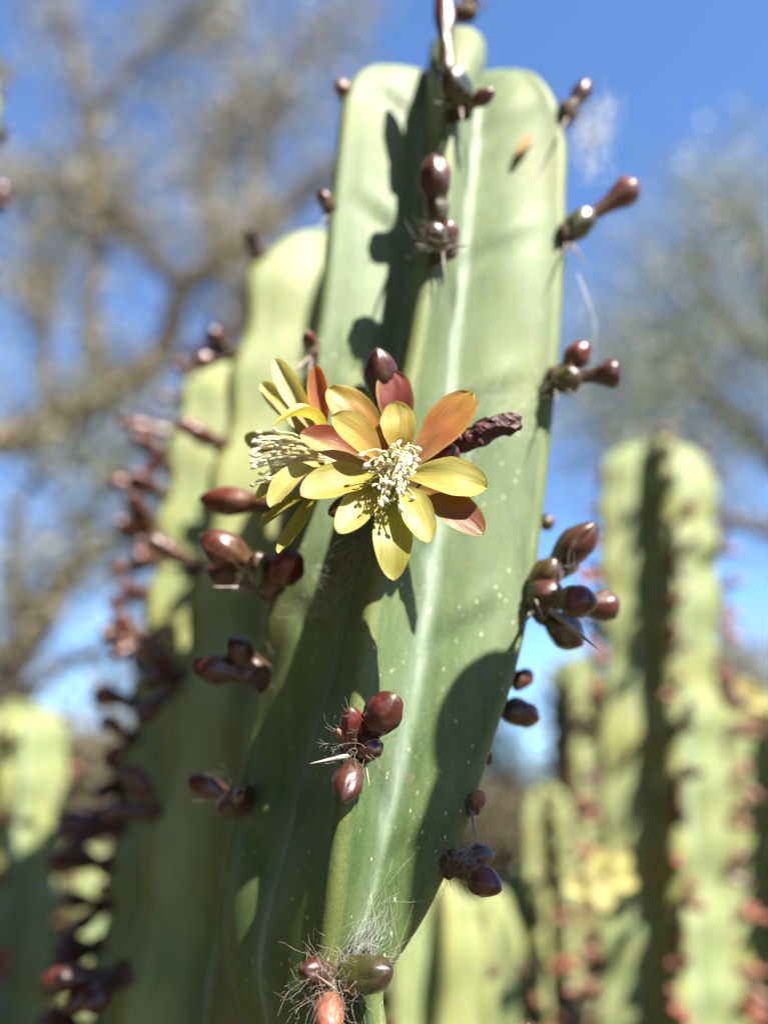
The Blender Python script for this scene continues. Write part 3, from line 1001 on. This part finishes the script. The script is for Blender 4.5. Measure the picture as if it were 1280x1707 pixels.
def far_flower(parent, px, py, Y, r, seed):
    rnd = random.Random(seed)
    c = on_y(px, py, Y)
    verts, faces = [], []
    tube(verts, faces, [c + Vector((.004, .012, -.006)), c], [.002, .003], 8)
    fo = link_mesh('flower', verts, faces, tube_m, parent)
    fo['label'] = 'open yellow flower'
    for i in range(9):
        a = i * 2 * math.pi / 9
        rq = r * rnd.uniform(.6, 1.25)
        a += rnd.gauss(0, .22)
        e = c + Vector((math.cos(a) * rq, rnd.uniform(-.010, .003), math.sin(a) * rq))
        def topx(v):
            q = v - CAM
            return (640 + F * q.x / q.dot(FWD), 853.5 - F * q.dot(UP) / q.dot(FWD))
        petal(fo, topx(c), topx(e), r * .62 / px_m(1, c), c.y, e.y, (YB, (.95, .92, .45), (.95, .92, .5)), .3, .1, .05, seed=seed + i)
    for i in range(14):
        t = c + Vector((rnd.gauss(0, .004), -rnd.uniform(.006, .010), rnd.gauss(0, .004)))
        stamen(fo, [c, c.lerp(t, .5), t], .0002, .0006, .0013)
far_flower(s7, 1000, 1468, .468, .017, 300)
far_flower(s9, 1238, 1165, .585, .014, 320)

# ------------------------------------------------------------------ spider webs and stray fibres
def web(label, polys, rad=.000016):
    verts, faces = [], []
    for pl in polys:
        tube(verts, faces, pl, rad, 3, False)
    o = link_mesh('spider_web', verts, faces, web_m)
    tag(o, label, 'spider web', 'webs on the flowering cactus')
    return o

def strands(anchors, n, seed, jit=10, sag=.0015, dy=.0015):
    rnd = random.Random(seed)
    out = []
    for _ in range(n):
        a, b = rnd.sample(anchors, 2)
        pa = on_y(a[0] + rnd.gauss(0, jit), a[1] + rnd.gauss(0, jit), a[2] + rnd.gauss(0, dy))
        pb = on_y(b[0] + rnd.gauss(0, jit), b[1] + rnd.gauss(0, jit), b[2] + rnd.gauss(0, dy))
        L = (pb - pa).length
        k = [rnd.gauss(0, 1) for _ in range(6)]
        pts = []
        for i in range(11):
            t = i / 10
            w_ = math.sin(math.pi * t)
            pts.append(pa.lerp(pb, t) + Vector((k[0], k[1] * .3, k[2])) * (w_ * L * .11) + Vector((k[3], 0, k[4])) * (math.sin(2 * math.pi * t) * L * .08) - Vector((0, 0, sag * w_)))
        out.append(pts)
    return out
web('matted white web across the shaded lower right flank above the olive bud', strands([(750, 1420, .152), (700, 1400, .154), (640, 1570, .150), (600, 1600, .148), (660, 1450, .153), (720, 1350, .154), (690, 1500, .153), (585, 1590, .146)], 120, 41, 24), .000012)
web('dense web sheet along the pale groove above the lowest buds', strands([(650, 1480, .150), (600, 1580, .147), (580, 1600, .146), (635, 1530, .149), (560, 1630, .146), (620, 1550, .148)], 60, 42, 10), .000012)
web('fine tangled web on the dark left flank under the open flower', strands([(600, 910, .140), (560, 990, .146), (500, 940, .148), (470, 1000, .149), (610, 960, .140), (540, 1000, .146), (500, 1010, .149)], 60, 43, 18), .000013)
web('wispy web clump floating beside the highest bud against blue sky', strands([(955, 180, .154), (985, 240, .152), (1015, 165, .153), (970, 215, .153), (1005, 215, .152), (980, 290, .152), (975, 225, .154)], 150, 44, 13), .000024)
web('loose web threads hanging round the paired buds of the right rib', strands([(925, 625, .152), (1000, 655, .150), (960, 660, .151), (870, 620, .152), (700, 662, .141), (800, 660, .147), (990, 600, .150)], 34, 45, 10))
web('single drifting web strand in front of blue sky', [catmull([on_y(962, 455, .152), on_y(975, 490, .151), on_y(990, 530, .151), on_y(988, 575, .151)], 5), catmull([on_y(965, 458, .152), on_y(980, 500, .151), on_y(994, 545, .151), on_y(986, 580, .152)], 5)], .00005)
web('taut web threads strung between the crowded buds and white spine', strands([(955, 905, .147), (900, 1000, .149), (940, 1000, .144), (1010, 985, .150), (930, 935, .147), (905, 930, .150)], 16, 46, 5))
web('curly web fibres behind the spent red flower', strands([(770, 760, .136), (800, 790, .137), (760, 800, .136), (790, 740, .138)], 26, 47, 9))
web('wispy web beside the lower right spine', strands([(795, 1330, .154), (830, 1360, .152), (820, 1400, .152), (835, 1380, .152), (790, 1400, .153)], 22, 48, 8))
fv = [on_y(860, 258, .1495), on_y(868, 232, .1495), on_y(886, 222, .1490), on_y(884, 236, .1488), on_y(872, 250, .1488)]
fv2 = [v + Vector((0, .0022, 0)) for v in fv]
fl = link_mesh('dry_flake', fv + fv2, [(0, 1, 2, 3, 4), (9, 8, 7, 6, 5), (0, 5, 6, 1), (1, 6, 7, 2), (2, 7, 8, 3), (3, 8, 9, 4), (4, 9, 5, 0)], flake_m, smooth=False)
tag(fl, 'small orange dry flake stuck to the pale upper right flank', 'plant debris')

# ------------------------------------------------------------------ trees
def leaves_mesh(name, parent, centres, n_each, spread, size, mat, seed, droop=.3):
    rs = np.random.RandomState(seed)
    V, Fc = [], []
    C = np.repeat(np.array([tuple(c) for c in centres]), n_each, axis=0)
    n = len(C)
    P_ = C + rs.normal(0, 1, (n, 3)) * np.array(spread)
    d = rs.normal(0, 1, (n, 3)); d[:, 2] -= droop; d /= np.linalg.norm(d, axis=1)[:, None]
    e = rs.normal(0, 1, (n, 3)); e -= d * (e * d).sum(1)[:, None]; e /= np.linalg.norm(e, axis=1)[:, None]
    L = size * rs.uniform(.6, 1.3, (n, 1)); W = L * .22
    v = np.stack([P_, P_ + d * L * .5 + e * W, P_ + d * L, P_ + d * L * .5 - e * W], axis=1).reshape(-1, 3)
    me = bpy.data.meshes.new(name)
    me.vertices.add(len(v)); me.vertices.foreach_set('co', v.ravel())
    me.loops.add(n * 4); me.loops.foreach_set('vertex_index', np.arange(n * 4))
    me.polygons.add(n); me.polygons.foreach_set('loop_start', np.arange(n) * 4)
    me.materials.append(mat)
    me.update(calc_edges=True)
    o = bpy.data.objects.new(name, me)
    col.objects.link(o)
    WM[o.name] = Matrix.Identity(4)
    set_parent(o, parent)
    return o

def tree(label, root_xy, limbs, barkmat, leafmat, seed, n_twigs, n_leaf, leaf_size, spread, cat='tree', name='tree', group=None, twig_r=.012, twig_l=.7):
    rnd = random.Random(seed)
    root = thing(name, (root_xy[0], root_xy[1], 0), label, cat, group)
    tips = []
    tv, tf = [], []
    for li, (pts, r0, r1, nm, mt) in enumerate(limbs):
        cp = catmull(pts, 6)
        cp = [p + Vector((noise.noise(p * 1.7), noise.noise(p * 1.7 + Vector((5, 0, 0))), noise.noise(p * 1.7 + Vector((0, 5, 0))))) * (r0 * .6) for p in cp]
        rads = [1.12 * (r0 + (r1 - r0) * k / (len(cp) - 1)) for k in range(len(cp))]
        v, f = [], []
        tube(v, f, cp, rads, 9)
        link_mesh(nm, v, f, mt or barkmat, root)
        if nm == 'trunk':
            continue
        for _ in range(n_twigs):
            k = rnd.randrange(len(cp) // 3, len(cp))
            p = cp[k].copy()
            d = (cp[min(k + 1, len(cp) - 1)] - cp[k - 1]).normalized() + Vector((rnd.gauss(0, .7), rnd.gauss(0, .7), rnd.gauss(.15, .7)))
            d.normalize()
            L = twig_l * rnd.uniform(.5, 1.3)
            tp = [p]
            for q in range(5):
                d = (d + Vector((rnd.gauss(0, .28), rnd.gauss(0, .28), rnd.gauss(0, .25)))).normalized()
                p = p + d * (L / 5)
                tp.append(p.copy())
                tips.append(p.copy())
            tube(tv, tf, tp, [twig_r * (1 - .75 * k_ / 5) for k_ in range(6)], 4, False)
    link_mesh('twigs', tv, tf, twig_m, root, kind='stuff')
    leaves_mesh('crown', root, tips, n_leaf, spread, leaf_size, leafmat, seed)
    return root

YT = 5.0
def q(px, py, y=YT):
    return on_y(px, py, y)
gb = q(-330, 760); 
tree('large spreading tree with bare dark limbs and sparse olive foliage', (gb.x, gb.y), [
    ([Vector((gb.x, gb.y, -.1)), Vector((gb.x + .1, gb.y, 1.2)), q(-300, 760), q(-200, 745)], .20, .15, 'trunk', bark_red),
    ([q(-200, 745), q(-60, 735), q(60, 715), q(170, 655), q(250, 610)], .115, .085, 'limb', bark_red),
    ([q(250, 610), q(285, 555), q(305, 490), q(370, 440), q(440, 385), q(520, 315), q(600, 240)], .085, .04, 'limb', None),
    ([q(305, 490), q(262, 440), q(215, 385), q(170, 330), q(120, 300)], .06, .03, 'limb', None),
    ([q(360, 445), q(352, 380), q(345, 300), q(372, 200), q(410, 120)], .05, .025, 'limb', None),
    ([q(180, 655), q(150, 560), q(165, 420), q(150, 260), q(130, 120), q(80, -20)], .06, .03, 'limb', None),
    ([q(80, 715), q(70, 560), q(75, 430), q(30, 300)], .05, .02, 'limb', None),
    ([q(300, 600), q(360, 570), q(440, 500), q(540, 450)], .05, .02, 'limb', bark_red),
    ([q(440, 385), q(430, 280), q(470, 150), q(540, 30)], .04, .02, 'limb', None),
    ([q(150, 200), q(220, 120), q(310, 40), q(380, -40)], .03, .015, 'limb', None),
    ([q(-250, 750), q(-120, 1000), q(0, 1085), q(90, 980), q(200, 890)], .07, .03, 'limb', None),
], bark_m, leaf_olive, 51, 20, 27, .055, (.12, .12, .11), twig_r=.006, twig_l=.6)
YT = 9.0
gb = q(1420, 900)
tree('hazy grey-green tree rising behind the tall yellow-green stem', (gb.x, gb.y), [
    ([Vector((gb.x, gb.y, -.1)), Vector((gb.x, gb.y, 1.6)), q(1400, 880)], .22, .14, 'trunk', None),
    ([q(1400, 880), q(1330, 640), q(1280, 480), q(1240, 360)], .10, .03, 'limb', None),
    ([q(1400, 880), q(1290, 760), q(1200, 680), q(1130, 600)], .08, .03, 'limb', None),
    ([q(1360, 740), q(1300, 600), q(1220, 560), q(1160, 420)], .06, .02, 'limb', None),
    ([q(1400, 880), q(1250, 880), q(1120, 800), q(1010, 720)], .06, .02, 'limb', None),
], bark_m, leaf_grey, 52, 16, 70, .05, (.2, .2, .18), twig_r=.008, twig_l=1.0)
YT = 7.0
gb = q(-60, 1300)
tree('scrubby tree of crossing bare branches low behind the clustered buds', (gb.x, gb.y), [
    ([Vector((gb.x, gb.y, -.1)), Vector((gb.x, gb.y, .8)), q(-40, 1250)], .16, .11, 'trunk', None),
    ([q(-40, 1250), q(40, 1050), q(130, 930), q(240, 860)], .09, .03, 'limb', None),
    ([q(-40, 1250), q(90, 1120), q(180, 1080), q(300, 1040)], .05, .02, 'limb', None),
    ([q(30, 1080), q(20, 900), q(60, 800), q(150, 760)], .05, .02, 'limb', None),
    ([q(-20, 1220), q(100, 1000), q(180, 800), q(280, 700)], .05, .02, 'limb', None),
], bark_m, leaf_grey, 53, 16, 16, .06, (.15, .15, .13), twig_r=.012, twig_l=.9)

def shrub(label, px, Y, h, wdt, leafmat, seed, dens=36):
    rnd = random.Random(seed)
    b = on_y(px, 1300, Y)
    limbs = []
    for k in range(6):
        e = Vector((b.x + rnd.uniform(-wdt, wdt), b.y + rnd.uniform(-wdt, wdt) * .6, h * rnd.uniform(.6, 1.0)))
        limbs.append(([Vector((b.x, b.y, -.05)), Vector((b.x, b.y, h * .2)).lerp(e, .3), e], .035, .012, 'branch', None))
    return tree(label, (b.x, b.y), limbs, bark_m, leafmat, seed, 14, dens, .06, (.11, .11, .10), 'shrub', 'shrub', 'shrubs at the edge of the thicket', .008, .5)
shrub('tan dry shrub behind the low yellow-green stem', 170, 4.5, 1.15, .5, leaf_brown, 61)
shrub('grey shrub behind the shorter cactus stem', 900, 7.0, 1.6, .9, leaf_grey, 62)
shrub('olive shrub behind the stem with salmon buds', 1220, 5.0, 1.6, .9, leaf_olive, 63)
shrub('brown shrub seen beneath the lowest right buds', 700, 6.0, 1.0, .9, leaf_brown, 64)

YT = 5.0
tree('unseen leafy tree added behind the viewer to block sky light', (-2.6, -1.6), [  # out of view, added to cut the sky fill on the shaded flanks
    ([Vector((-2.6, -1.6, -.1)), Vector((-2.55, -1.5, 1.0)), Vector((-2.4, -1.4, 2.0))], .2, .15, 'trunk', None),
    ([Vector((-2.4, -1.4, 2.0)), Vector((-1.8, -1.2, 2.6)), Vector((-1.0, -1.0, 2.9)), Vector((-.5, -.9, 3.0))], .09, .03, 'limb', None),
    ([Vector((-2.4, -1.4, 2.0)), Vector((-2.2, -.6, 2.4)), Vector((-1.8, .1, 2.6)), Vector((-1.3, .3, 2.9))], .09, .03, 'limb', None),
    ([Vector((-2.4, -1.4, 2.0)), Vector((-1.7, -1.7, 2.0)), Vector((-.9, -2.0, 2.2)), Vector((-.4, -2.2, 2.4))], .07, .03, 'limb', None),
    ([Vector((-2.5, -1.5, 1.3)), Vector((-2.0, -1.2, 1.5)), Vector((-1.4, -.9, 1.6)), Vector((-.9, -.8, 1.7))], .06, .02, 'limb', None),
    ([Vector((-2.5, -1.5, 1.3)), Vector((-2.2, -.7, 1.4)), Vector((-1.8, -.1, 1.5)), Vector((-1.5, .3, 1.5))], .06, .02, 'limb', None),
], bark_m, leaf_olive, 54, 46, 60, .14, (.18, .18, .16), twig_r=.010, twig_l=.7)
